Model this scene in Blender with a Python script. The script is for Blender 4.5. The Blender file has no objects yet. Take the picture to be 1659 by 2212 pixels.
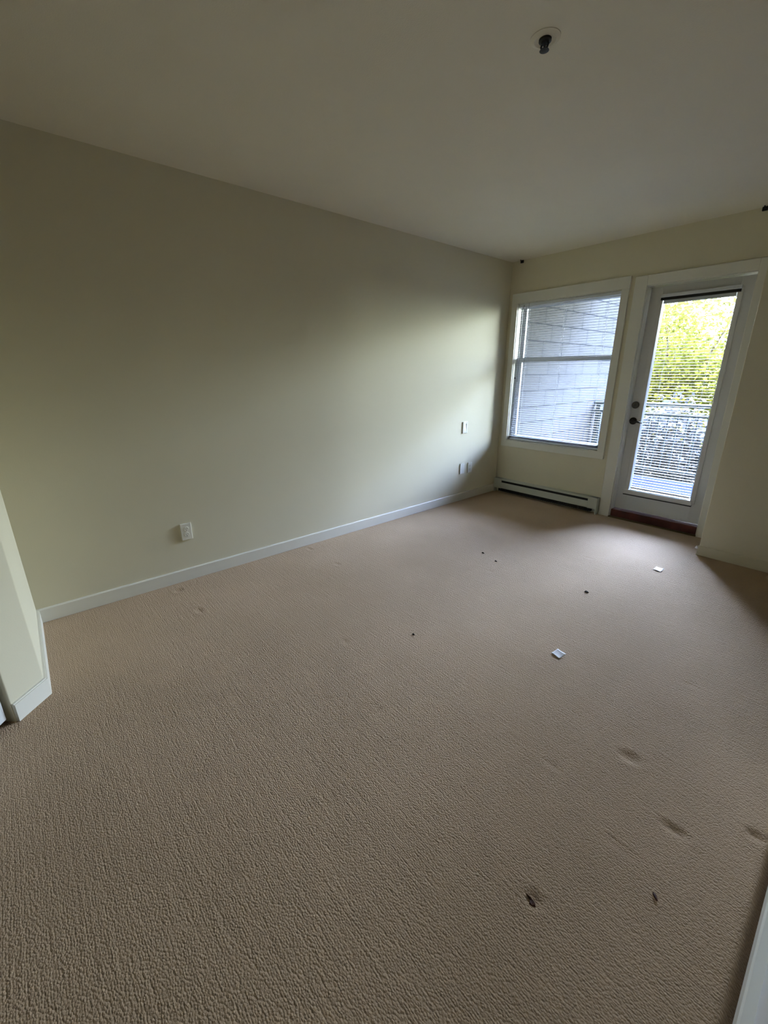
import bpy, bmesh, math, random
import numpy as np
from mathutils import Vector, Matrix

S = bpy.context.scene
C = S.collection
random.seed(7)
RNG = np.random.default_rng(7)

# ------------------------------------------------------------------ camera
PITCH, YAW, ROLL = -0.31592, -0.85981, -0.005134
CAM = Vector((2.8920, -4.2740, 1.3494))
FPX = 913.9
fw = Vector((math.sin(YAW)*math.cos(PITCH), math.cos(YAW)*math.cos(PITCH), math.sin(PITCH)))
rt = Vector((math.cos(YAW), -math.sin(YAW), 0))
up = rt.cross(fw)
r2 = rt*math.cos(ROLL) + up*math.sin(ROLL)
u2 = -rt*math.sin(ROLL) + up*math.cos(ROLL)
cd = bpy.data.cameras.new('camera')
cam = bpy.data.objects.new('camera', cd); C.objects.link(cam)
M = Matrix((r2, u2, -fw)).transposed().to_4x4(); M.translation = CAM
cam.matrix_world = M
cd.sensor_fit = 'HORIZONTAL'; cd.sensor_width = 36.0
cd.lens = FPX/1659*36.0
cd.clip_start = 0.01; cd.clip_end = 500
S.camera = cam

# ------------------------------------------------------------------ light
SKY = 320.0
SKY_BASE = 5.0
SUN = 34.0
EXPOSURE = -0.08
w = bpy.data.worlds.new('world'); S.world = w; w.use_nodes = True
wn = w.node_tree; wn.nodes.clear()
wo = wn.nodes.new('ShaderNodeOutputWorld'); wb = wn.nodes.new('ShaderNodeBackground')
tc = wn.nodes.new('ShaderNodeTexCoord'); sx = wn.nodes.new('ShaderNodeSeparateXYZ')
# overcast sky: an added bright band, shaped to light the room, low ahead of the balcony, dimmer overhead and behind
rmp = wn.nodes.new('ShaderNodeValToRGB')
rmp.color_ramp.elements[0].position = 0.08; rmp.color_ramp.elements[0].color = (0.88, 0.95, 0.90, 1)
rmp.color_ramp.elements[1].position = 0.45; rmp.color_ramp.elements[1].color = (0.48, 0.62, 1.06, 1)
def mr(a, b, c, d):
    q = wn.nodes.new('ShaderNodeMapRange'); q.interpolation_type = 'SMOOTHSTEP'
    for k_, v_ in zip(('From Min', 'From Max', 'To Min', 'To Max'), (a, b, c, d)): q.inputs[k_].default_value = v_
    return q
front = mr(0.15, 0.95, 0.0, 1.0); low = mr(0.12, 0.56, 0.36, 1.0)
wn.links.new(tc.outputs['Generated'], sx.inputs[0]); wn.links.new(sx.outputs['Z'], rmp.inputs[0])
dt = wn.nodes.new('ShaderNodeVectorMath'); dt.operation = 'DOT_PRODUCT'; dt.inputs[1].default_value = (-0.25, 1.0, 0.25)
wn.links.new(tc.outputs['Generated'], dt.inputs[0]); wn.links.new(dt.outputs['Value'], front.inputs[0]); wn.links.new(sx.outputs['Z'], low.inputs[0])
mm_ = wn.nodes.new('ShaderNodeMath'); mm_.operation = 'MULTIPLY'
wn.links.new(front.outputs[0], mm_.inputs[0]); wn.links.new(low.outputs[0], mm_.inputs[1])
ma_ = wn.nodes.new('ShaderNodeMath'); ma_.operation = 'MULTIPLY_ADD'
ma_.inputs[1].default_value = SKY; ma_.inputs[2].default_value = SKY_BASE
wn.links.new(mm_.outputs[0], ma_.inputs[0]); wn.links.new(ma_.outputs[0], wb.inputs[1])
wn.links.new(rmp.outputs[0], wb.inputs[0])
wn.links.new(wb.outputs[0], wo.inputs[0])

sd = bpy.data.lights.new('sun', 'SUN'); sd.energy = SUN; sd.angle = math.radians(1.0)
sd.color = (1.0, 0.95, 0.82)
so = bpy.data.objects.new('sun', sd); C.objects.link(so)
sdir = Vector((0.35, 1.0, -1.25)).normalized()
so.rotation_euler = sdir.to_track_quat('-Z', 'Y').to_euler()
so.location = (0, -10, 12)

def portal(name, x0, x1, z0, z1, y):
    ld = bpy.data.lights.new(name, 'AREA'); ld.shape = 'RECTANGLE'
    ld.size = x1-x0; ld.size_y = z1-z0
    ld.cycles.is_portal = True
    o = bpy.data.objects.new(name, ld); C.objects.link(o)
    o.location = ((x0+x1)/2, y, (z0+z1)/2)
    o.rotation_euler = (math.radians(-90), 0, 0)   # -Z axis faces -y (into the room)
portal('window_portal', 0.11, 1.14, 0.62, 2.04, 0.14)
portal('door_portal', 1.44, 1.96, 0.28, 1.93, 0.14)

S.view_settings.view_transform = 'Standard'; S.view_settings.look = 'None'
S.view_settings.exposure = EXPOSURE; S.view_settings.gamma = 1.0
S.view_settings.use_curve_mapping = False
S.cycles.use_denoising = True
S.cycles.max_bounces = 14; S.cycles.diffuse_bounces = 8; S.cycles.transparent_max_bounces = 24
S.cycles.sample_clamp_indirect = 12.0
S.cycles.caustics_reflective = False; S.cycles.caustics_refractive = False

# ------------------------------------------------------------------ materials
def mat(name, col, rough=0.6, metal=0.0, spec=0.3, bump=None, mottle=None):
    """bump = (scale, strength, distance); mottle = (scale, amount)"""
    m = bpy.data.materials.new(name); m.use_nodes = True
    nt = m.node_tree; b = nt.nodes['Principled BSDF']
    b.inputs['Base Color'].default_value = (*col, 1); b.inputs['Roughness'].default_value = rough
    b.inputs['Metallic'].default_value = metal; b.inputs['Specular IOR Level'].default_value = spec
    co = nt.nodes.new('ShaderNodeTexCoord')
    if mottle:
        n = nt.nodes.new('ShaderNodeTexNoise'); n.inputs['Scale'].default_value = mottle[0]
        n.inputs['Detail'].default_value = 4
        nt.links.new(co.outputs['Object'], n.inputs['Vector'])
        r = nt.nodes.new('ShaderNodeValToRGB'); a = mottle[1]
        r.color_ramp.elements[0].position = 0.3; r.color_ramp.elements[1].position = 0.7
        r.color_ramp.elements[0].color = (*[c*(1-a) for c in col], 1)
        r.color_ramp.elements[1].color = (*[min(1, c*(1+a)) for c in col], 1)
        nt.links.new(n.outputs['Fac'], r.inputs[0]); nt.links.new(r.outputs[0], b.inputs['Base Color'])
    if bump:
        n = nt.nodes.new('ShaderNodeTexNoise'); n.inputs['Scale'].default_value = bump[0]
        n.inputs['Detail'].default_value = 3
        nt.links.new(co.outputs['Object'], n.inputs['Vector'])
        bp = nt.nodes.new('ShaderNodeBump'); bp.inputs['Strength'].default_value = bump[1]
        bp.inputs['Distance'].default_value = bump[2]
        nt.links.new(n.outputs['Fac'], bp.inputs['Height']); nt.links.new(bp.outputs[0], b.inputs['Normal'])
    return m

WALLC = (0.63, 0.585, 0.43)
M_wall = mat('wall_paint', WALLC, 0.75, bump=(160, 0.12, 0.002), mottle=(1.1, 0.02))
M_ceil = mat('ceiling_paint', (0.74, 0.69, 0.56), 0.85, bump=(220, 0.35, 0.002), mottle=(3, 0.015))
M_trim = mat('white_trim_paint', (0.68, 0.655, 0.56), 0.4, mottle=(4, 0.015))
M_casing = mat('casing_paint', (0.67, 0.655, 0.57), 0.4, mottle=(4, 0.015))
M_door = mat('door_paint', (0.63, 0.63, 0.61), 0.35, mottle=(4, 0.015))
M_vinyl = mat('white_vinyl', (0.82, 0.82, 0.82), 0.35)
M_slat = mat('blind_slat', (0.62, 0.64, 0.65), 0.45)
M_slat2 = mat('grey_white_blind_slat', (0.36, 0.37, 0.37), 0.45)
M_plate = mat('ivory_plastic', (0.72, 0.70, 0.60), 0.35)
M_dark = mat('dark_slot', (0.012, 0.011, 0.010), 0.6)
M_heat = mat('heater_enamel', (0.50, 0.52, 0.45), 0.45, mottle=(10, 0.02))
M_bronze = mat('dark_metal', (0.10, 0.09, 0.075), 0.4, metal=0.8)
M_black = mat('blackened_metal', (0.03, 0.028, 0.025), 0.5, metal=0.5)  # dark fittings, and the painted shade strips on the balcony door
M_wood = mat('red_brown_wood', (0.075, 0.018, 0.012), 0.5, mottle=(12, 0.3))
M_strip = mat('dull_brass_strip', (0.11, 0.08, 0.03), 0.5, metal=0.4)
M_white = mat('neutral_white_paint', (0.70, 0.70, 0.69), 0.6, bump=(160, 0.1, 0.002))
M_paper = mat('white_paper', (0.80, 0.79, 0.78), 0.6)
M_leafbrown = mat('dry_leaf', (0.06, 0.018, 0.008), 0.6, mottle=(60, 0.3))
M_crumb = mat('dark_crumb', (0.02, 0.016, 0.012), 0.8)
M_cord = mat('blind_cord', (0.20, 0.21, 0.20), 0.5)
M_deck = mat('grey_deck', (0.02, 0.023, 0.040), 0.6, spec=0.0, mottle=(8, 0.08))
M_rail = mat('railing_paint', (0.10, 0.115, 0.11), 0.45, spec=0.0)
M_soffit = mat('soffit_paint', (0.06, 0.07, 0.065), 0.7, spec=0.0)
M_soil = mat('ground_soil', (0.10, 0.085, 0.06), 0.95, mottle=(3, 0.3))
M_bark = mat('bark', (0.12, 0.09, 0.06), 0.9, mottle=(12, 0.3))

def glass():
    m = bpy.data.materials.new('window_glass'); m.use_nodes = True
    nt = m.node_tree; nt.nodes.clear()
    o = nt.nodes.new('ShaderNodeOutputMaterial'); mx = nt.nodes.new('ShaderNodeMixShader')
    t = nt.nodes.new('ShaderNodeBsdfTransparent'); g = nt.nodes.new('ShaderNodeBsdfGlossy')
    t.inputs[0].default_value = (0.96, 0.985, 0.98, 1); g.inputs['Roughness'].default_value = 0.02
    f = nt.nodes.new('ShaderNodeFresnel'); f.inputs[0].default_value = 1.35
    nt.links.new(f.outputs[0], mx.inputs[0]); nt.links.new(t.outputs[0], mx.inputs[1])
    nt.links.new(g.outputs[0], mx.inputs[2]); nt.links.new(mx.outputs[0], o.inputs[0])
    return m
M_glass = glass()

def carpet():
    m = bpy.data.materials.new('loop_carpet'); m.use_nodes = True
    nt = m.node_tree; L = nt.links; b = nt.nodes['Principled BSDF']
    b.inputs['Roughness'].default_value = 0.95; b.inputs['Specular IOR Level'].default_value = 0.1
    if 'Sheen Weight' in b.inputs:
        b.inputs['Sheen Weight'].default_value = 0.08; b.inputs['Sheen Roughness'].default_value = 0.5
    co = nt.nodes.new('ShaderNodeTexCoord')
    def mp(sc):
        a = nt.nodes.new('ShaderNodeMapping'); a.inputs['Scale'].default_value = sc
        L.new(co.outputs['Object'], a.inputs[0]); return a
    # a gentle warp so the rows are not ruler straight
    wnz = nt.nodes.new('ShaderNodeTexNoise'); wnz.inputs['Scale'].default_value = 9
    L.new(co.outputs['Object'], wnz.inputs['Vector'])
    v1 = nt.nodes.new('ShaderNodeTexVoronoi'); v1.inputs['Scale'].default_value = 1.0
    v1.inputs['Randomness'].default_value = 0.75
    m1 = mp((150, 178, 1))
    add = nt.nodes.new('ShaderNodeMixRGB'); add.blend_type = 'ADD'; add.inputs[0].default_value = 0.55
    L.new(m1.outputs[0], add.inputs[1]); L.new(wnz.outputs['Color'], add.inputs[2])
    L.new(add.outputs[0], v1.inputs['Vector'])
    n2 = nt.nodes.new('ShaderNodeTexNoise'); n2.inputs['Scale'].default_value = 1; n2.inputs['Detail'].default_value = 3
    L.new(mp((7, 105, 1)).outputs[0], n2.inputs['Vector'])
    n3 = nt.nodes.new('ShaderNodeTexNoise'); n3.inputs['Scale'].default_value = 1; n3.inputs['Detail'].default_value = 4
    L.new(mp((260, 330, 1)).outputs[0], n3.inputs['Vector'])
    def mul(a, k):
        q = nt.nodes.new('ShaderNodeMath'); q.operation = 'MULTIPLY'; q.inputs[1].default_value = k
        L.new(a, q.inputs[0]); return q.outputs[0]
    def plus(a, c):
        q = nt.nodes.new('ShaderNodeMath'); q.operation = 'ADD'; L.new(a, q.inputs[0]); L.new(c, q.inputs[1]); return q.outputs[0]
    h = plus(plus(mul(v1.outputs['Distance'], -1.25), mul(n2.outputs['Fac'], 1.3)), mul(n3.outputs['Fac'], 0.8))
    bp = nt.nodes.new('ShaderNodeBump'); bp.inputs['Strength'].default_value = 0.8; bp.inputs['Distance'].default_value = 0.0034
    L.new(h, bp.inputs['Height']); L.new(bp.outputs[0], b.inputs['Normal'])
    n4 = nt.nodes.new('ShaderNodeTexNoise'); n4.inputs['Scale'].default_value = 2.2; n4.inputs['Detail'].default_value = 5
    L.new(co.outputs['Object'], n4.inputs['Vector'])
    r = nt.nodes.new('ShaderNodeValToRGB')
    r.color_ramp.elements[0].position = 0.3; r.color_ramp.elements[1].position = 0.7
    r.color_ramp.elements[0].color = (0.385, 0.275, 0.168, 1); r.color_ramp.elements[1].color = (0.425, 0.305, 0.190, 1)
    L.new(n4.outputs['Fac'], r.inputs[0]); L.new(r.outputs[0], b.inputs['Base Color'])
    return m
M_carpet = carpet()

def siding():
    m = bpy.data.materials.new('grey_shingle_siding'); m.use_nodes = True
    nt = m.node_tree; L = nt.links; b = nt.nodes['Principled BSDF']; b.inputs['Roughness'].default_value = 0.7; b.inputs['Specular IOR Level'].default_value = 0.0
    co = nt.nodes.new('ShaderNodeTexCoord'); mpn = nt.nodes.new('ShaderNodeMapping')
    mpn.inputs['Rotation'].default_value = (0, math.radians(90), math.radians(90))
    sp = nt.nodes.new('ShaderNodeSeparateXYZ'); cb = nt.nodes.new('ShaderNodeCombineXYZ')
    L.new(co.outputs['Object'], sp.inputs[0]); L.new(sp.outputs['Y'], cb.inputs[0]); L.new(sp.outputs['Z'], cb.inputs[1])
    br = nt.nodes.new('ShaderNodeTexBrick'); br.offset = 0.37; br.offset_frequency = 2
    br.inputs['Scale'].default_value = 1; br.inputs['Brick Width'].default_value = 0.47
    br.inputs['Row Height'].default_value = 0.19; br.inputs['Mortar Size'].default_value = 0.005
    br.inputs['Mortar Smooth'].default_value = 0.2
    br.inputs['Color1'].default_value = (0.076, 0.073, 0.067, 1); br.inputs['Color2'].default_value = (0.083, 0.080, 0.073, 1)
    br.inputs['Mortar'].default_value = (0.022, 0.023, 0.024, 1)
    L.new(cb.outputs[0], br.inputs['Vector']); L.new(br.outputs['Color'], b.inputs['Base Color'])
    return m
M_siding = siding()

def leaf(name, c1, c2, rough=0.5, trans=0.35, spec=0.0):
    m = bpy.data.materials.new(name); m.use_nodes = True
    nt = m.node_tree; L = nt.links; b = nt.nodes['Principled BSDF']
    b.inputs['Roughness'].default_value = rough; b.inputs['Specular IOR Level'].default_value = spec
    co = nt.nodes.new('ShaderNodeTexCoord')
    n = nt.nodes.new('ShaderNodeTexNoise'); n.inputs['Scale'].default_value = 3.5; n.inputs['Detail'].default_value = 3
    L.new(co.outputs['Object'], n.inputs['Vector'])
    r = nt.nodes.new('ShaderNodeValToRGB'); r.color_ramp.elements[0].position = 0.35; r.color_ramp.elements[1].position = 0.65
    r.color_ramp.elements[0].color = (*c1, 1); r.color_ramp.elements[1].color = (*c2, 1)
    L.new(n.outputs['Fac'], r.inputs[0]); L.new(r.outputs[0], b.inputs['Base Color'])
    t = nt.nodes.new('ShaderNodeBsdfTranslucent'); L.new(r.outputs[0], t.inputs[0])
    mx = nt.nodes.new('ShaderNodeMixShader'); mx.inputs[0].default_value = trans
    o = [q for q in nt.nodes if q.type == 'OUTPUT_MATERIAL'][0]
    L.new(b.outputs[0], mx.inputs[1]); L.new(t.outputs[0], mx.inputs[2]); L.new(mx.outputs[0], o.inputs[0])
    return m
M_yellow = leaf('yellow_green_leaves', (0.11, 0.118, 0.020), (0.18, 0.172, 0.034))
M_green = leaf('green_leaves', (0.02, 0.03, 0.006), (0.04, 0.05, 0.012))
M_pale = leaf('pale_glossy_leaves', (0.040, 0.044, 0.042), (0.17, 0.165, 0.160), rough=0.35, trans=0.15, spec=0.02)

# ------------------------------------------------------------------ helpers
def tag(o, label=None, cat=None, group=None, kind=None):
    if label: o['label'] = label
    if cat: o['category'] = cat
    if group: o['group'] = group
    if kind: o['kind'] = kind
    return o
def empty(name, loc=(0, 0, 0), rz=0):
    o = bpy.data.objects.new(name, None); C.objects.link(o); o.empty_display_size = 0.1
    o.location = loc; o.rotation_euler = (0, 0, rz); return o
def obj(name, bm, m, parent=None, smooth=False, bevel=0, loc=None):
    me = bpy.data.meshes.new(name)
    bmesh.ops.recalc_face_normals(bm, faces=bm.faces)
    bm.to_mesh(me); bm.free(); me.materials.append(m)
    if smooth:
        for p in me.polygons: p.use_smooth = True
    o = bpy.data.objects.new(name, me); C.objects.link(o)
    if parent: o.parent = parent
    if loc: o.location = loc
    if bevel:
        md = o.modifiers.new('bevel', 'BEVEL'); md.width = bevel; md.segments = 2; md.limit_method = 'ANGLE'
    return o
def box(bm, x0, x1, y0, y1, z0, z1):
    vs = [bm.verts.new(p) for p in ((x0,y0,z0),(x1,y0,z0),(x1,y1,z0),(x0,y1,z0),(x0,y0,z1),(x1,y0,z1),(x1,y1,z1),(x0,y1,z1))]
    for f in ((0,3,2,1),(4,5,6,7),(0,1,5,4),(1,2,6,5),(2,3,7,6),(3,0,4,7)): bm.faces.new([vs[i] for i in f])
    return bm
def prism(bm, poly, z0, z1):
    a = [bm.verts.new((x, y, z0)) for x, y in poly]; b = [bm.verts.new((x, y, z1)) for x, y in poly]
    n = len(poly)
    bm.faces.new(a[::-1]); bm.faces.new(b)
    for i in range(n): bm.faces.new((a[i], a[(i+1) % n], b[(i+1) % n], b[i]))
    return bm
def lathe(bm, prof, axis='Z', seg=24, c=(0, 0, 0)):
    rings = []
    for r, h in prof:
        ring = []
        for k in range(seg):
            a = 2*math.pi*k/seg; u, v = r*math.cos(a), r*math.sin(a)
            p = {'Z': (u, v, h), 'Y': (u, h, v), 'X': (h, u, v)}[axis]
            ring.append(bm.verts.new((p[0]+c[0], p[1]+c[1], p[2]+c[2])))
        rings.append(ring)
    for a, b in zip(rings, rings[1:]):
        for k in range(seg): bm.faces.new((a[k], a[(k+1) % seg], b[(k+1) % seg], b[k]))
    bm.faces.new(rings[0][::-1]); bm.faces.new(rings[-1])
    return bm
def tube(bm, pts, r, seg=8):
    pts = [Vector(p) for p in pts]; rings = []
    for i, p in enumerate(pts):
        d = (pts[min(i+1, len(pts)-1)] - pts[max(i-1, 0)]).normalized()
        a = d.orthogonal().normalized() if i == 0 else (rings_a - d*rings_a.dot(d)).normalized()
        rings_a = a; b = d.cross(a)
        rr = r[i] if isinstance(r, (list, tuple)) else r
        rings.append([bm.verts.new(p + a*rr*math.cos(2*math.pi*k/seg) + b*rr*math.sin(2*math.pi*k/seg)) for k in range(seg)])
    for a, b in zip(rings, rings[1:]):
        for k in range(seg): bm.faces.new((a[k], a[(k+1) % seg], b[(k+1) % seg], b[k]))
    bm.faces.new(rings[0][::-1]); bm.faces.new(rings[-1])
    return bm
NB = bmesh.new

H = 2.44
XR = 3.006            # right wall face
YB = -8.0            # back wall face
# ------------------------------------------------------------------ room shell
# carpet: a fine grid so that the furniture dents are real
DENTS = [  # x, y, half-length along x, half-width along y, depth
    (0.118,-3.677,.026,.022,.010),(0.463,-3.658,.034,.016,.009),(0.089,-2.655,.034,.014,.010),(0.474,-2.658,.030,.018,.007),
    (1.297,-3.179,.030,.020,.006),(2.570,-2.806,.034,.024,.013),(2.762,-2.980,.036,.016,.012),(2.935,-2.812,.022,.018,.013),
    (2.597,-2.190,.025,.018,.004),(1.300,-1.899,.03,.02,.003),(1.664,-1.146,.03,.02,.003),(2.40,-3.05,.03,.014,.006),
    (2.575,-3.475,.022,.018,.010),(2.68,-3.16,.05,.012,.005)]
nx, ny = 242, 640
gx = np.concatenate([np.linspace(-0.02, XR+0.02, nx-8), np.linspace(XR+0.2, 4.75, 8)]); gy = np.linspace(YB-0.02, 0.03, ny)
X, Y = np.meshgrid(gx, gy)
Z = -0.0015 + 0.0012*np.sin(X*7.1+1.3*np.sin(Y*3.7)) * np.sin(Y*5.3+X)
for dx, dy, a, b, d in DENTS:
    q = ((X-dx)/a)**2 + ((Y-dy)/b)**2
    d = d*0.65
    Z -= d*np.exp(-q**1.5*0.9)
    Z += 0.25*d*np.exp(-(np.sqrt(q)-1.6)**2*5)
Z -= 0.03*np.clip((X-2.962)/0.02, 0, 1)*(Y < -2.38)*(X < XR+.05)
verts = np.stack([X, Y, Z], -1).reshape(-1, 3)
idx = np.arange(nx*ny).reshape(ny, nx)
faces = np.stack([idx[:-1,:-1], idx[:-1,1:], idx[1:,1:], idx[1:,:-1]], -1).reshape(-1, 4)
me = bpy.data.meshes.new('floor'); me.from_pydata(verts.tolist(), [], faces.tolist())
for p in me.polygons: p.use_smooth = True
me.materials.append(M_carpet)
fl = bpy.data.objects.new('floor', me); C.objects.link(fl); tag(fl, kind='structure')

def struct(name, bm, m, parent=None, bevel=0):
    return tag(obj(name, bm, m, parent, bevel=bevel), kind='structure')

struct('ceiling', box(NB(), -0.15, 4.85, YB-0.15, 0.20, H, H+0.16), M_ceil)
struct('wall_left', box(NB(), -0.15, 0, YB-0.15, 0.20, -0.1, H), M_wall)
struct('wall_right', box(NB(), XR, XR+0.15, YB-0.15, -2.40, -0.1, H), M_white)
struct('wall_added_alcove', box(NB(), 4.70, 4.85, -3.6, 0.20, -0.1, H), M_wall)  # unseen alcove, added so that less light bounces back from the right
struct('wall_added_alcove_return', box(NB(), XR+0.15, 4.85, -3.75, -3.6, -0.1, H), M_wall)  # closes the added alcove
struct('wall_back', box(NB(), 0, XR, YB-0.15, YB, -0.1, H), M_wall)
# far wall with the window and door openings
WX0, WX1, WZ0, WZ1 = 0.109, 1.140, 0.618, 2.040
DX0, DX1, DZ1 = 1.339, 2.066, 2.040
T = 0.16
b = NB()
box(b, 0, WX0, 0, T, -0.1, H); box(b, WX0, WX1, 0, T, -0.1, WZ0); box(b, WX0, WX1, 0, T, WZ1, H)
box(b, WX1, DX0, 0, T, -0.1, H); box(b, DX0, DX1, 0, T, DZ1, H); box(b, DX1, 4.85, 0, T, -0.1, H)
box(b, DX0, DX1, 0.03, T, -0.1, -0.005)
struct('wall_far', b, M_wall)
# boxed-out wall to the right of the door
PX, PY = 2.190, -0.452
struct('wall_boxed_right', box(NB(), PX, 4.70, PY, 0, -0.05, H), M_wall, bevel=0.004)
# closet wall at the left: a return, then a diagonal with a door
B0 = (0.742, -4.404); t = (0.7096, -0.7046); n = (-0.7046, -0.7096)
def dg(s, d=0): return (B0[0]+t[0]*s+n[0]*d, B0[1]+t[1]*s+n[1]*d)
s1 = 0.160; s2 = s1+0.76
struct('wall_closet', prism(NB(), [(0, -4.394), B0, dg(s1), dg(s1, .12), (0, -4.62)], -0.05, H), M_wall, bevel=0.004)
e = dg(s2); e2 = dg(s2, .12)
struct('wall_diagonal', prism(NB(), [e, (1.72, e[1]-(1.72-e[0])), (1.72, YB), (1.60, YB), e2], -0.05, H), M_wall)
struct('wall_door_head', prism(NB(), [dg(s1), dg(s2), dg(s2, .12), dg(s1, .12)], 2.04, H), M_wall)

def baseboard(name, a, b, nrm, h=0.085, th=0.013, extra=None, m_=None):
    """a,b: wall-line points, nrm: unit normal into the room"""
    m = NB()
    def seg(a, b, nrm):
        prof = [(0, 0), (th, 0), (th, h-0.006), (th-0.004, h), (0, h)]
        A = [m.verts.new((a[0]+nrm[0]*p, a[1]+nrm[1]*p, z)) for p, z in prof]
        B = [m.verts.new((b[0]+nrm[0]*p, b[1]+nrm[1]*p, z)) for p, z in prof]
        for i in range(5): m.faces.new((A[i], A[(i+1) % 5], B[(i+1) % 5], B[i]))
        m.faces.new(A[::-1]); m.faces.new(B)
    seg(a, b, nrm)
    for q in extra or (): seg(*q)
    return struct(name, m, m_ or M_trim)
baseboard('baseboard_left', (0, -4.394), (0, -0.002), (1, 0))
baseboard('baseboard_right', (XR, YB+0.002), (XR, -2.40), (-1, 0), th=0.023)
baseboard('baseboard_boxed', (PX-0.006, PY), (4.70, PY), (0, -1), th=0.010, h=0.075, m_=M_wall)
# closet return baseboard, mitred round its outer corner
m = NB(); th = 0.013; hh = 0.085
for off, z0, z1 in ((th, -0.004, hh-0.006), (th-0.004, hh-0.006, hh)):
    k = math.tan(math.radians(22.5))
    o1 = (B0[0]+off*k, B0[1]+off)
    c1 = dg(s1-0.004); c2 = (c1[0]-n[0]*off, c1[1]-n[1]*off)
    prism(m, [(0.013, -4.394), B0, c1, c2, o1, (0.013, -4.394+off)], z0, z1)
struct('baseboard_closet', m, M_trim)
# closet door
d2 = tag(empty('door_2', (*dg(s1+0.018, 0.016), 0.0), math.atan2(t[1], t[0])+math.radians(6)), kind='structure')
obj('door_slab', box(NB(), 0, 0.735, -0.035, 0.0, 0.028, 2.03), M_door, d2, bevel=0.002)
k = NB(); lathe(k, [(0.004, 0.0), (0.026, 0.002), (0.026, 0.008), (0.010, 0.012), (0.010, 0.035), (0.026, 0.045), (0.026, 0.06), (0.012, 0.068)], 'Y', 20, (0.67, 0.0, 0.93))
obj('door_knob', k, M_bronze, d2, smooth=True)

# ------------------------------------------------------------------ window: casing, frame, sashes, panes
m = NB(); ct = 0.018
box(m, 0.044, 1.204, -ct, 0.002, 2.040, 2.135); box(m, 0.044, 1.204, -ct, 0.002, 0.548, 0.618)
box(m, 0.044, WX0, -ct, 0.002, 0.618, 2.040); box(m, WX1, 1.204, -ct, 0.002, 0.618, 2.040)
# reveal boards
box(m, WX0, WX0+0.004, 0.0, 0.075, WZ0, WZ1); box(m, WX1-0.004, WX1, 0.0, 0.075, WZ0, WZ1)
box(m, WX0, WX1, 0.0, 0.075, WZ0, WZ0+0.004); box(m, WX0, WX1, 0.0, 0.075, WZ1-0.004, WZ1)
struct('trim_1', m, M_casing, bevel=0.0025)
win = tag(empty('window_1', (0, 0, 0)), kind='structure')
m = NB(); fy0, fy1 = 0.075, 0.155
a, c, z0, z1 = WX0, WX1, WZ0, WZ1
box(m, a, a+0.012, fy0, fy1, z0, z1); box(m, c-0.012, c, fy0, fy1, z0, z1)
box(m, a+.012, c-.012, fy0, fy1, z0, z0+0.020); box(m, a+.012, c-.012, fy0, fy1, z1-0.014, z1)
obj('window_frame', m, M_vinyl, win, bevel=0.002)
def sash(x0, x1, z0, z1, y0, y1, wd, top, bot):
    m = NB()
    box(m, x0, x0+wd, y0, y1, z0, z1); box(m, x1-wd, x1, y0, y1, z0, z1)
    box(m, x0+wd, x1-wd, y0, y1, z0, z0+bot); box(m, x0+wd, x1-wd, y0, y1, z1-top, z1)
    return m
ix0, ix1 = a+0.013, c-0.013
up_s = obj('sash', sash(ix0, ix1, 1.462, z1-.015, 0.118, 0.145, 0.024, 0.022, 0.03), M_vinyl, win, bevel=0.002)
lo_s = obj('sash', sash(ix0, ix1, z0+.021, 1.508, 0.086, 0.112, 0.034, 0.046, 0.03), M_vinyl, win, bevel=0.002)
obj('pane', box(NB(), ix0+.02, ix1-.02, 0.130, 0.134, 1.48, z1-.03), M_glass, up_s)
obj('pane', box(NB(), ix0+.025, ix1-.025, 0.095, 0.099, z0+.04, 1.475), M_glass, lo_s)
lathe_l = lathe(NB(), [(0.001, 0.001), (0.009, 0.001), (0.009, -0.006), (0.004, -0.008)], 'X', 14, (a+0.010, 0.045, 1.295))
o = obj('latch', lathe_l, M_black, win, smooth=False); 

# window mini blind
def make_blind(name, x0, x1, z0, z1, y, pitch, n_stack, sw, wand, lad, ms, tilt=0.0):
    r = empty(name, ((x0+x1)/2, y, z0)); cx = (x0+x1)/2
    m = NB(); box(m, x0-cx, x1-cx, -0.014, 0.014, z1-z0-0.026, z1-z0)
    obj('headrail', m, M_slat, r, bevel=0.002)
    m = NB(); box(m, x0-cx+.003, x1-cx-.003, -0.012, 0.012, 0.004, 0.018)
    obj('bottom_rail', m, M_slat, r, bevel=0.003)
    V = []; F = []
    def slat(z, tl):
        nseg = 4; base = len(V)
        for i in range(nseg+1):
            u = i/nseg-0.5; yy = u*sw; zz = 0.0022*(1-4*u*u)
            y2 = yy*math.cos(tl)-zz*math.sin(tl); z2 = yy*math.sin(tl)+zz*math.cos(tl)
            V.append((x0-cx+.004, y2, z+z2)); V.append((x1-cx-.004, y2, z+z2))
        for i in range(nseg):
            k = base+2*i; F.append((k, k+1, k+3, k+2))
    for i in range(n_stack): slat(0.022+i*0.005, 0)
    z = 0.022+n_stack*0.005+pitch*0.6
    while z < z1-z0-0.035: slat(z, tilt); z += pitch
    me = bpy.data.meshes.new('slats'); me.from_pydata(V, [], F)
    for p in me.polygons: p.use_smooth = True
    me.materials.append(ms)
    s = bpy.data.objects.new('slats', me); C.objects.link(s); s.parent = r
    for lx in lad:
        m = NB()
        for yy in (-sw/2-0.001, sw/2+0.001): tube(m, [(lx-cx, yy, 0.012), (lx-cx, yy, z1-z0-0.02)], 0.0008, 5)
        obj('ladder_cord', m, M_slat, r)
    if wand:
        wx, zb = wand
        obj('tilt_wand', tube(NB(), [(wx-cx, -0.019, z1-z0-0.012), (wx-cx, -0.022, z1-z0-0.04), (wx-cx-0.004, -0.022, zb-z0)], 0.0035, 8), M_cord, r)
    return r
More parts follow.
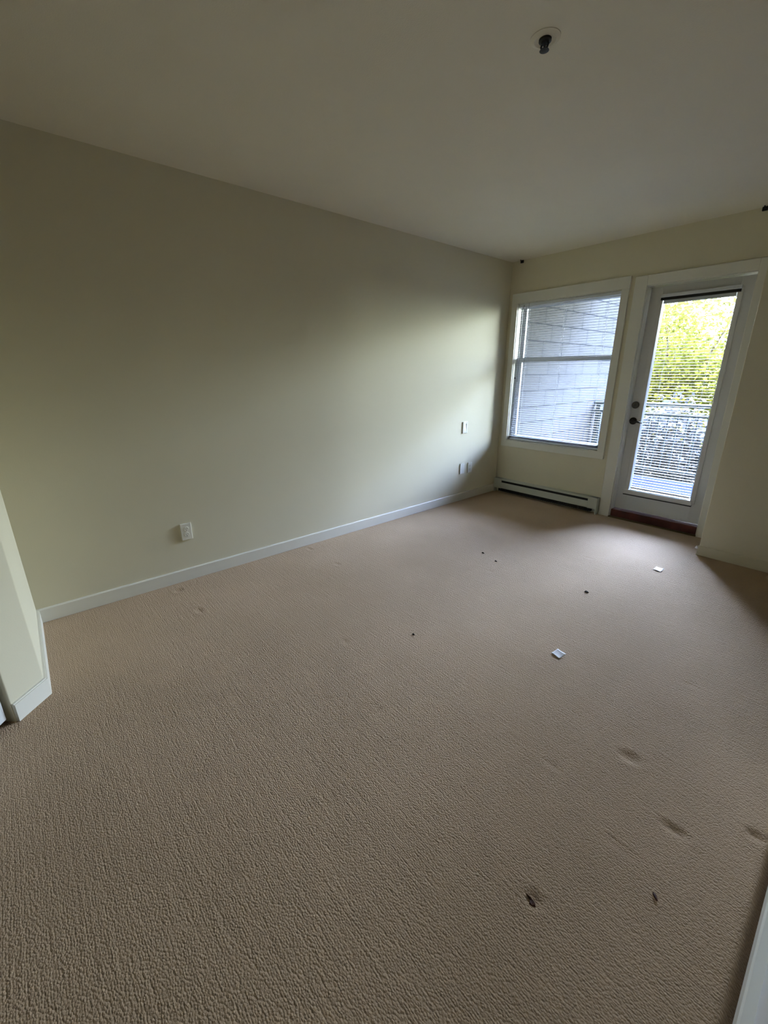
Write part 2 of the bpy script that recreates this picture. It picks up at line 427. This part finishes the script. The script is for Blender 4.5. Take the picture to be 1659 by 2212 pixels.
bl = make_blind('window_blind', WX0+0.008, WX1-0.008, WZ0+0.006, WZ1-0.006, 0.036, 0.0232, 5, 0.025, (0.170, 1.256), (0.225, 0.62, 1.03), M_slat2)
tag(bl, 'white slatted mini blind lowered over the double-hung window', 'blind')
cx = (WX0+WX1)/2
o = obj('pull_cord', tube(NB(), [(0.226-cx, -0.018, 1.41), (0.228-cx, -0.02, 0.9), (0.230-cx, -0.018, 0.06)], 0.0016, 6), M_cord, bl)

# ------------------------------------------------------------------ balcony door
m = NB()
box(m, 1.242, DX0, -ct, 0.002, -0.002, 2.120); box(m, DX1, 2.162, -ct, 0.002, -0.002, 2.120)
box(m, DX0, DX1, -ct, 0.002, 2.040, 2.120)
jy = 0.076
box(m, DX0-0.001, DX0+0.006, 0, T, 0.0, 2.04); box(m, DX1-0.006, DX1+0.001, 0, T, 0.0, 2.04); box(m, DX0, DX1, 0, T, 2.034, 2.041)
struct('trim_2', m, M_casing, bevel=0.003)
m = NB(); box(m, DX0+.006, DX1-.006, 0.012, T, -0.002, 0.074)
struct('trim_3', m, M_wood, bevel=0.004)
m = NB(); box(m, DX0-.002, DX1+.002, -0.022, 0.012, -0.003, 0.009)
struct('trim_4', m, M_strip, bevel=0.003)
door = tag(empty('door_1', (0, 0, 0)), kind='structure')
sx0, sx1, sz0, sz1 = DX0+0.008, DX1-0.008, 0.080, 2.030
GX0, GX1, GZ0, GZ1 = 1.452, 1.952, 0.285, 1.928
m = NB(); y0, y1 = jy, jy+0.044
box(m, sx0, GX0-.01, y0, y1, sz0, sz1); box(m, GX1+.01, sx1, y0, y1, sz0, sz1)
box(m, GX0-.01, GX1+.01, y0, y1, sz0, GZ0-.01); box(m, GX0-.01, GX1+.01, y0, y1, GZ1+.01, sz1)
obj('door_slab', m, M_door, door, bevel=0.002)
m = NB()   # raised moulding round the glass
mo = 0.036
for (xa, xb, za, zb) in ((GX0-mo, GX0, GZ0-mo, GZ1+mo), (GX1, GX1+mo, GZ0-mo, GZ1+mo), (GX0, GX1, GZ0-mo, GZ0), (GX0, GX1, GZ1, GZ1+mo)):
    box(m, xa, xb, y0-0.012, y1+0.012, za, zb)
obj('glass_moulding', m, M_door, door, bevel=0.005)
obj('pane', box(NB(), GX0-.004, GX1+.004, y1-0.010, y1-0.006, GZ0-.004, GZ1+.004), M_glass, door)
obj('bottom_ledge', box(NB(), 1.410, 1.972, y0-0.032, y0-0.004, 0.240, 0.284), M_door, door, bevel=0.006)
obj('ledge_shade_strip', box(NB(), 1.412, 1.970, y0-0.024, y0-0.001, 0.230, 0.241), M_black, door)  # black strip painting in the shadow beneath the ledge
# lock set
k = lathe(NB(), [(0.028, 0.0), (0.032, -0.004), (0.031, -0.012), (0.024, -0.018)], 'Y', 28, (1.382, y0, 1.066))
db = obj('deadbolt', k, M_bronze, door, smooth=False, bevel=0.001)
k = NB(); box(k, 1.379, 1.385, y0-0.034, y0-0.017, 1.050, 1.082)
obj('thumb_turn', k, M_bronze, db, bevel=0.002)
k = lathe(NB(), [(0.030, 0.0), (0.033, -0.004), (0.030, -0.012), (0.014, -0.018), (0.012, -0.050), (0.004, -0.054)], 'Y', 28, (1.384, y0, 0.923))
hd = obj('door_handle', k, M_black, door, smooth=False, bevel=0.001)
k = tube(NB(), [(1.372, y0-0.045, 0.924), (1.40, y0-0.050, 0.924), (1.44, y0-0.050, 0.920), (1.475, y0-0.046, 0.913)], [0.010, 0.011, 0.008, 0.004], 10)
obj('lever', k, M_black, hd, smooth=True)
# blind on the door
dbz = make_blind('door_blind', GX0+0.006, GX1-0.006, GZ0+0.004, GZ1-0.004, y0+0.012, 0.0238, 1, 0.017, None, (GX0+.09, GX1-.09), M_slat)
tag(dbz, 'white slatted mini blind covering the tall glass of the balcony door', 'blind')
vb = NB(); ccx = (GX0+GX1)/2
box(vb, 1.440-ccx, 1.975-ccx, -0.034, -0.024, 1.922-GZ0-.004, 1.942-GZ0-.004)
obj('valance_shade_strip', vb, M_black, dbz)  # black strip standing in for the shade between valance and glass
vb = NB(); ccx = (GX0+GX1)/2
box(vb, 1.446-ccx, 1.982-ccx, -0.058, -0.026, 1.942-GZ0-.004, 1.966-GZ0-.004)
obj('valance', vb, M_slat, dbz, bevel=0.003)

# ------------------------------------------------------------------ baseboard heater
ht = tag(empty('baseboard_heater', (0.62, 0, 0)), 'long white electric baseboard heater under the window', 'heater')
hx0, hx1 = 0.021-0.62, 1.232-0.62
m = NB()
box(m, hx0, hx1, -0.010, 0.0, 0.012, 0.168)                     # back plate
box(m, hx0, hx0+0.10, -0.064, -0.010, 0.052, 0.168); box(m, hx1-0.092, hx1, -0.064, -0.010, 0.052, 0.168)
box(m, hx0, hx1, -0.058, -0.010, 0.160, 0.168)                  # top
obj('housing', m, M_heat, ht, bevel=0.003)
m = NB(); box(m, hx0+.10, hx1-.092, -0.064, -0.060, 0.056, 0.126); box(m, hx0+.10, hx1-.092, -0.064, -0.058, 0.149, 0.164)
obj('front_panel', m, M_heat, ht, bevel=0.002)
m = NB(); box(m, hx0+.10, hx1-.092, -0.050, -0.012, 0.120, 0.156); 
obj('vent_slot', m, M_dark, ht)
m = NB(); box(m, hx0+.06, hx1-.06, -0.050, -0.012, 0.018, 0.056)
for i in range(46): box(m, hx0+.07+i*.0235, hx0+.072+i*.0235, -0.056, -0.012, 0.016, 0.056)
obj('heating_fins', m, M_dark, ht)
for xa in (hx0, hx1-.012): obj('end_foot', box(NB(), xa, xa+.012, -0.060, 0, 0.0, 0.055), M_heat, ht)

# ------------------------------------------------------------------ wall plates on the left wall (face +x)
def plate_mesh(w_, h_, d):
    m = NB(); box(m, 0, d, -w_/2, w_/2, -h_/2, h_/2); return m
def duplex(loc, label, w_=0.070, h_=0.115, d=0.007):
    r = tag(empty('wall_outlet', loc), label, 'outlet')
    obj('cover_plate', plate_mesh(w_, h_, d), M_plate, r, bevel=0.003)
    for s in (1, -1):
        m = NB(); lathe(m, [(0.0165, d-.001), (0.0165, d+.002)], 'X', 20, (0, 0, s*0.0195))
        rc = obj('receptacle', m, M_plate, r, bevel=0.0006)
        for yy, hh_ in ((-0.0062, 0.0085), (0.0062, 0.0068)):
            k = NB(); box(k, d+.0012, d+.0024, yy-.0011, yy+.0011, s*0.0195+.003-hh_/2, s*0.0195+.003+hh_/2)
            obj('slot', k, M_dark, rc)
        k = lathe(NB(), [(0.0026, d+.0012), (0.0026, d+.0024)], 'X', 12, (0, 0, s*0.0195-.0085)); obj('ground_hole', k, M_dark, rc)
    k = lathe(NB(), [(0.0028, d-.0005), (0.0022, d+.0012)], 'X', 12); obj('screw', k, M_plate, r)
    return r
duplex((0, -3.543, 0.348), 'ivory double power outlet alone on the long wall near the closet', d=0.012)
duplex((0, -0.522, 0.353), 'ivory power outlet beside the heater, right one of the low pair', d=0.008)
r = tag(empty('wall_plate', (0, -0.655, 0.357)), 'ivory blank cover plate, left one of the low pair near the window', 'wall plate')
obj('cover_plate', plate_mesh(0.072, 0.115, 0.008), M_plate, r, bevel=0.003)
for s in (1, -1): obj('screw', lathe(NB(), [(0.003, 0.0075), (0.0022, 0.0092)], 'X', 12, (0, 0, s*0.042)), M_plate, r)
r = tag(empty('switch_plate', (0, -0.643, 0.802)), 'ivory plate with a rocker at mid height above the low pair', 'switch')
m = NB(); hw, hh2, iw, ih = 0.038, 0.060, 0.018, 0.036
box(m, 0, .010, -hw, -iw, -hh2, hh2); box(m, 0, .010, iw, hw, -hh2, hh2); box(m, 0, .010, -iw, iw, ih, hh2); box(m, 0, .010, -iw, iw, -hh2, -ih)
obj('cover_plate', m, M_plate, r, bevel=0.002)
m = NB(); prof = [(-ih+.001, .004), (ih-.001, .009)]
vs = [m.verts.new(p) for p in ((0,-iw+.001,-ih+.001),(0,iw-.001,-ih+.001),(0,iw-.001,ih-.001),(0,-iw+.001,ih-.001),(.011,-iw+.001,-ih+.001),(.011,iw-.001,-ih+.001),(.004,iw-.001,ih-.001),(.004,-iw+.001,ih-.001))]
for f in ((0,3,2,1),(4,5,6,7),(0,1,5,4),(1,2,6,5),(2,3,7,6),(3,0,4,7)): m.faces.new([vs[i] for i in f])
obj('rocker', m, M_plate, r, bevel=0.001)

# ------------------------------------------------------------------ ceiling fittings
r = tag(empty('sprinkler_head', (1.832, -2.620, H)), 'dark fire sprinkler head hanging from the ceiling inside a round cover ring', 'sprinkler')
obj('cover_ring', lathe(NB(), [(0.050, 0.0), (0.050, -0.002), (0.036, -0.007), (0.030, -0.003), (0.020, -0.003)], 'Z', 32), M_ceil, r, smooth=False)
obj('body', lathe(NB(), [(0.021, 0.0), (0.021, -0.009), (0.014, -0.011), (0.012, -0.015), (0.008, -0.016)], 'Z', 20), M_black, r)
for s_ in (1, -1):
    obj('frame_arm', tube(NB(), [(s_*0.010, 0, -0.012), (s_*0.014, 0, -0.019), (s_*0.010, 0, -0.027), (0, 0, -0.031)], 0.0034, 8), M_black, r)
obj('bulb', lathe(NB(), [(0.002, -0.015), (0.004, -0.018), (0.004, -0.026), (0.002, -0.029)], 'Z', 12), M_bronze, r)
obj('deflector', lathe(NB(), [(0.006, -0.030), (0.015, -0.032), (0.016, -0.0335), (0.006, -0.035)], 'Z', 24), M_black, r)
for x, lab in ((0.118, 'small dark bracket at the ceiling edge above the window corner'), (2.018, 'small dark bracket at the ceiling edge above the balcony door')):
    r = tag(empty('ceiling_bracket', (x, -0.004, H)), lab, 'bracket', 'brackets along the ceiling edge')
    m = NB(); box(m, -0.016, 0.016, -0.014, 0.002, -0.026, 0.0)
    obj('mounting_plate', m, M_black, r, bevel=0.003)
    obj('hook', tube(NB(), [(0, -0.010, -0.012), (0, -0.030, -0.014), (0, -0.036, -0.006), (0, -0.034, 0.0)], 0.004, 8), M_black, r)

# ------------------------------------------------------------------ scraps on the carpet
def paper(loc, poly, label, curl):
    m = NB(); n_ = 8
    P = [Vector((*p, 0)) for p in poly]
    g = [[None]*(n_+1) for _ in range(n_+1)]
    for i in range(n_+1):
        for j in range(n_+1):
            u, v = i/n_, j/n_
            p = P[0]*(1-u)*(1-v)+P[1]*u*(1-v)+P[2]*u*v+P[3]*(1-u)*v
            p.z = 0.004+curl*(v**2)+0.001*math.sin(5*u+3*v)
            g[i][j] = m.verts.new(p)
    for i in range(n_):
        for j in range(n_): m.faces.new((g[i][j], g[i+1][j], g[i+1][j+1], g[i][j+1]))
    o = obj('paper_scrap', m, M_paper, smooth=True, loc=loc)
    md = o.modifiers.new('solid', 'SOLIDIFY'); md.thickness = 0.0008
    return tag(o, label, 'paper', 'paper scraps on the carpet')
paper((2.099, -2.434, 0), [(-.030, -.020), (.018, -.032), (.030, .014), (-.020, .026)], 'larger white paper scrap lying in the middle of the carpet', 0.008)
paper((2.088, -0.983, 0), [(-.026, -.022), (.022, -.030), (.028, .020), (-.022, .026)], 'white paper scrap on the bright carpet near the balcony door', 0.007)
# brown scraps
def flake(name, loc, pts, mat_, label, cat, h=0.006, group=None):
    m = NB()
    a_ = [m.verts.new((x, y, 0.001)) for x, y in pts]
    cxy = (sum(p[0] for p in pts)/len(pts), sum(p[1] for p in pts)/len(pts))
    top = [m.verts.new(((x-cxy[0])*.7+cxy[0], (y-cxy[1])*.7+cxy[1], h+0.3*h*math.sin(9*i))) for i, (x, y) in enumerate(pts)]
    nn = len(pts); m.faces.new(a_[::-1]); m.faces.new(top)
    for i in range(nn): m.faces.new((a_[i], a_[(i+1) % nn], top[(i+1) % nn], top[i]))
    return tag(obj(name, m, mat_, loc=loc), label, cat, group)
flake('leaf_scrap', (2.574, -3.483, -0.006), [(-.022, .006), (-.008, .007), (.008, .005), (.016, -.004), (.010, -.010), (-.001, -.011), (-.004, .0)], M_leafbrown, 'dark reddish-brown flake in a carpet dent in the foreground', 'debris')
flake('leaf_scrap', (2.789, -3.222, -0.001), [(-.009, .008), (.0, .005), (.008, -.005), (.006, -.010), (.0, -.006), (-.007, .0)], M_leafbrown, 'small reddish-brown flake near the right baseboard in the foreground', 'debris', h=.004)
CR = [(1.074, -1.681, .012, 'dark crumb on the carpet, nearest the heater of the two side by side'),
      (1.233, -1.736, .011, 'dark crumb on the carpet, nearest the door of the two side by side'),
      (1.897, -1.692, .014, 'dark curved crumb lying alone on the bright carpet in front of the door'),
      (1.495, -2.864, .008, 'tiny black crumb alone in the middle of the carpet')]
for x, y, s, lab in CR:
    pts = [(s*math.cos(a)*(1+.25*math.sin(3*a+x)), .6*s*math.sin(a)) for a in np.linspace(0, 2*math.pi, 9)[:-1]]
    flake('dark_crumb', (x, y, 0), pts, M_crumb, lab, 'debris', h=.006, group='dark crumbs on the carpet')
flake('paint_chip', (2.178, -0.468, 0.052), [(-.010, -.004), (.006, -.008), (.012, .004), (-.002, .010)], M_paper, 'small white chip stuck on the baseboard corner beside the balcony door', 'debris', h=.016)

# ------------------------------------------------------------------ outside: balcony
YO = 2.50
struct('wall_balcony', box(NB(), -0.15, 0.0, T, 2.95, -0.3, 2.70), M_siding)
struct('wall_storage', box(NB(), 2.30, 3.9, T, YO, -0.3, 2.70), M_siding)
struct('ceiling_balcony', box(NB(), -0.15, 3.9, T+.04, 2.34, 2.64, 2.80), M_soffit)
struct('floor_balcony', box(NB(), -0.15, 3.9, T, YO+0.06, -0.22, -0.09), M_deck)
rl = tag(empty('balcony_railing', (2.0, 2.44, -0.09)), 'grey green balcony railing with thin upright pickets beyond the door', 'railing')
def rel(x): return x-2.0
zr = 0.09
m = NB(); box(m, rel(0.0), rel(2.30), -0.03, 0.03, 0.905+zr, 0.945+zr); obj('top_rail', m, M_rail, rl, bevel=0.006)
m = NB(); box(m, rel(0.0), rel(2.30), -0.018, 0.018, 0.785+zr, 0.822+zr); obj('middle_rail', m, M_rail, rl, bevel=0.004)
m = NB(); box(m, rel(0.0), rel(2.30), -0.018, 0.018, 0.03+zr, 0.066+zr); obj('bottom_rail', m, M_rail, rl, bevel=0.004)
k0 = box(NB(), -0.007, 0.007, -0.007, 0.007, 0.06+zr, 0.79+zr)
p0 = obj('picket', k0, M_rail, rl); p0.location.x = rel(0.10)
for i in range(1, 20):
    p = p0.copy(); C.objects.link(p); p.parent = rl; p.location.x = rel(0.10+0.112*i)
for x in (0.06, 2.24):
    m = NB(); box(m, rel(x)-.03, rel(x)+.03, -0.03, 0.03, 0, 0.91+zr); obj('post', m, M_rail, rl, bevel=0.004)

struct('ground', box(NB(), -30, 40, 2.6, 60, -0.9, -0.8), M_soil)

# ------------------------------------------------------------------ outside: trees and shrubs
def leaves(name, ell, n_, size, m_, parent, shell=0.55):
    """leaf cards spread through ellipsoids ell = [(cx,cy,cz,rx,ry,rz)] in local space"""
    vol = np.array([e[3]*e[4]*e[5] for e in ell])**(2/3); cnt = (n_*vol/vol.sum()).astype(int)
    Vs = []
    for (cx_, cy_, cz_, rx, ry, rz), k in zip(ell, cnt):
        d = RNG.normal(size=(k, 3)); d /= np.linalg.norm(d, axis=1)[:, None]
        rad = (shell+(1-shell)*RNG.random(k))**0.7*(1+0.12*RNG.normal(size=k)*0.8)
        c_ = d*rad[:, None]*np.array([rx, ry, rz])+np.array([cx_, cy_, cz_])
        a = RNG.normal(size=(k, 3)); a /= np.linalg.norm(a, axis=1)[:, None]
        nrm = d*0.5+RNG.normal(size=(k, 3))*0.6+np.array([0, -0.1, 0.5]); nrm /= np.linalg.norm(nrm, axis=1)[:, None]
        a -= nrm*(a*nrm).sum(1)[:, None]; a /= np.linalg.norm(a, axis=1)[:, None]
        bb = np.cross(nrm, a); L_ = size*(0.6+0.8*RNG.random(k))[:, None]
        tip = c_+a*L_*0.5; tail = c_-a*L_*0.5
        l1 = c_+bb*L_*0.28+nrm*L_*0.08; l2 = c_-bb*L_*0.28+nrm*L_*0.08
        Vs.append(np.stack([tail, l2, tip, l1], 1).reshape(-1, 3))
    V = np.concatenate(Vs); q = len(V)//4
    me = bpy.data.meshes.new(name); me.vertices.add(len(V)); me.vertices.foreach_set('co', V.ravel())
    me.loops.add(4*q); me.loops.foreach_set('vertex_index', np.arange(4*q, dtype=np.int32))
    me.polygons.add(q); me.polygons.foreach_set('loop_start', np.arange(0, 4*q, 4, dtype=np.int32))
    me.polygons.foreach_set('loop_total', np.full(q, 4, dtype=np.int32))
    me.update(calc_edges=True); me.validate(); me.materials.append(m_)
    o = bpy.data.objects.new(name, me); C.objects.link(o); o.parent = parent
    return o
def tree(loc, h, spread, m_, label, n_=15000, size=0.105):
    r = tag(empty('tree', loc), label, 'tree', 'trees beyond the balcony')
    m = NB(); tube(m, [(0, 0, 0), (0.05, 0.03, h*.35), (0.0, 0.05, h*.75)], [0.10, 0.08, 0.03], 8)
    for q in range(5):
        a = q*1.257+loc[0]; tube(m, [(0.03, 0.03, h*.3+.05*q), (spread*.35*math.cos(a), spread*.35*math.sin(a), h*.55), (spread*.6*math.cos(a), spread*.6*math.sin(a), h*.75)], [0.04, 0.03, 0.012], 6)
    obj('trunk', m, M_bark, r, smooth=True)
    el = [(0, 0, h*.62, spread*.75, spread*.7, h*.38)]
    for q in range(6):
        a = q*1.047+loc[1]
        el.append((spread*.5*math.cos(a), spread*.5*math.sin(a), h*(.35+.08*(q % 4)), spread*.55, spread*.55, h*.26))
    leaves('crown', el, n_, size, m_, r)
    return r
G = -0.8
TR = [(-0.45, 7.6, 4.12, 1.55, M_yellow, 'yellow-green tree seen through the upper half of the balcony door'),
      (-4.1, 7.6, 4.12, 1.55, M_yellow, 'yellow-green tree at the left end of the front row beyond the balcony'),
      (3.2, 7.6, 4.12, 1.55, M_green, 'darker green tree at the right end of the front row beyond the balcony'),
      (-2.3, 11.6, 4.6, 1.9, M_yellow, 'tall yellow-green tree in the back row, filling behind the front tree'),
      (-7.0, 11.6, 4.6, 1.9, M_green, 'tall darker tree at the left end of the back row'),
      (2.3, 11.6, 4.6, 1.9, M_green, 'tall darker tree in the back row at the right')]
for x, y, h, s, mm, lab in TR: tree((x, y, G), h, s, mm, lab)
SH = [(0.72, 3.60, 1.80, .62, 'pale glossy shrub behind the railing, below the yellow-green tree'),
      (2.25, 3.60, 1.75, .62, 'pale glossy shrub at the right end of the railing'),
      (-0.85, 3.60, 1.90, .62, 'pale shrub growing past the end of the siding wall')]
for x, y, h, s, lab in SH:
    r = tag(empty('shrub', (x, y, G)), lab, 'shrub', 'shrubs behind the railing')
    m = NB()
    for q in range(6):
        a = q*1.05+x; tube(m, [(0.05*math.cos(a), .05*math.sin(a), 0), (.25*s*math.cos(a), .25*s*math.sin(a), h*.45), (.5*s*math.cos(a), .5*s*math.sin(a), h*.8)], [.018, .013, .006], 6)
    obj('stems', m, M_bark, r)
    leaves('foliage', [(0, 0, h*.5, s, s*.9, h*.5), (.3*s, -.2*s, h*.4, s*.6, s*.6, h*.38), (-.35*s, -.15*s, h*.42, s*.6, s*.6, h*.4)], 5200, 0.085, M_pale, r)
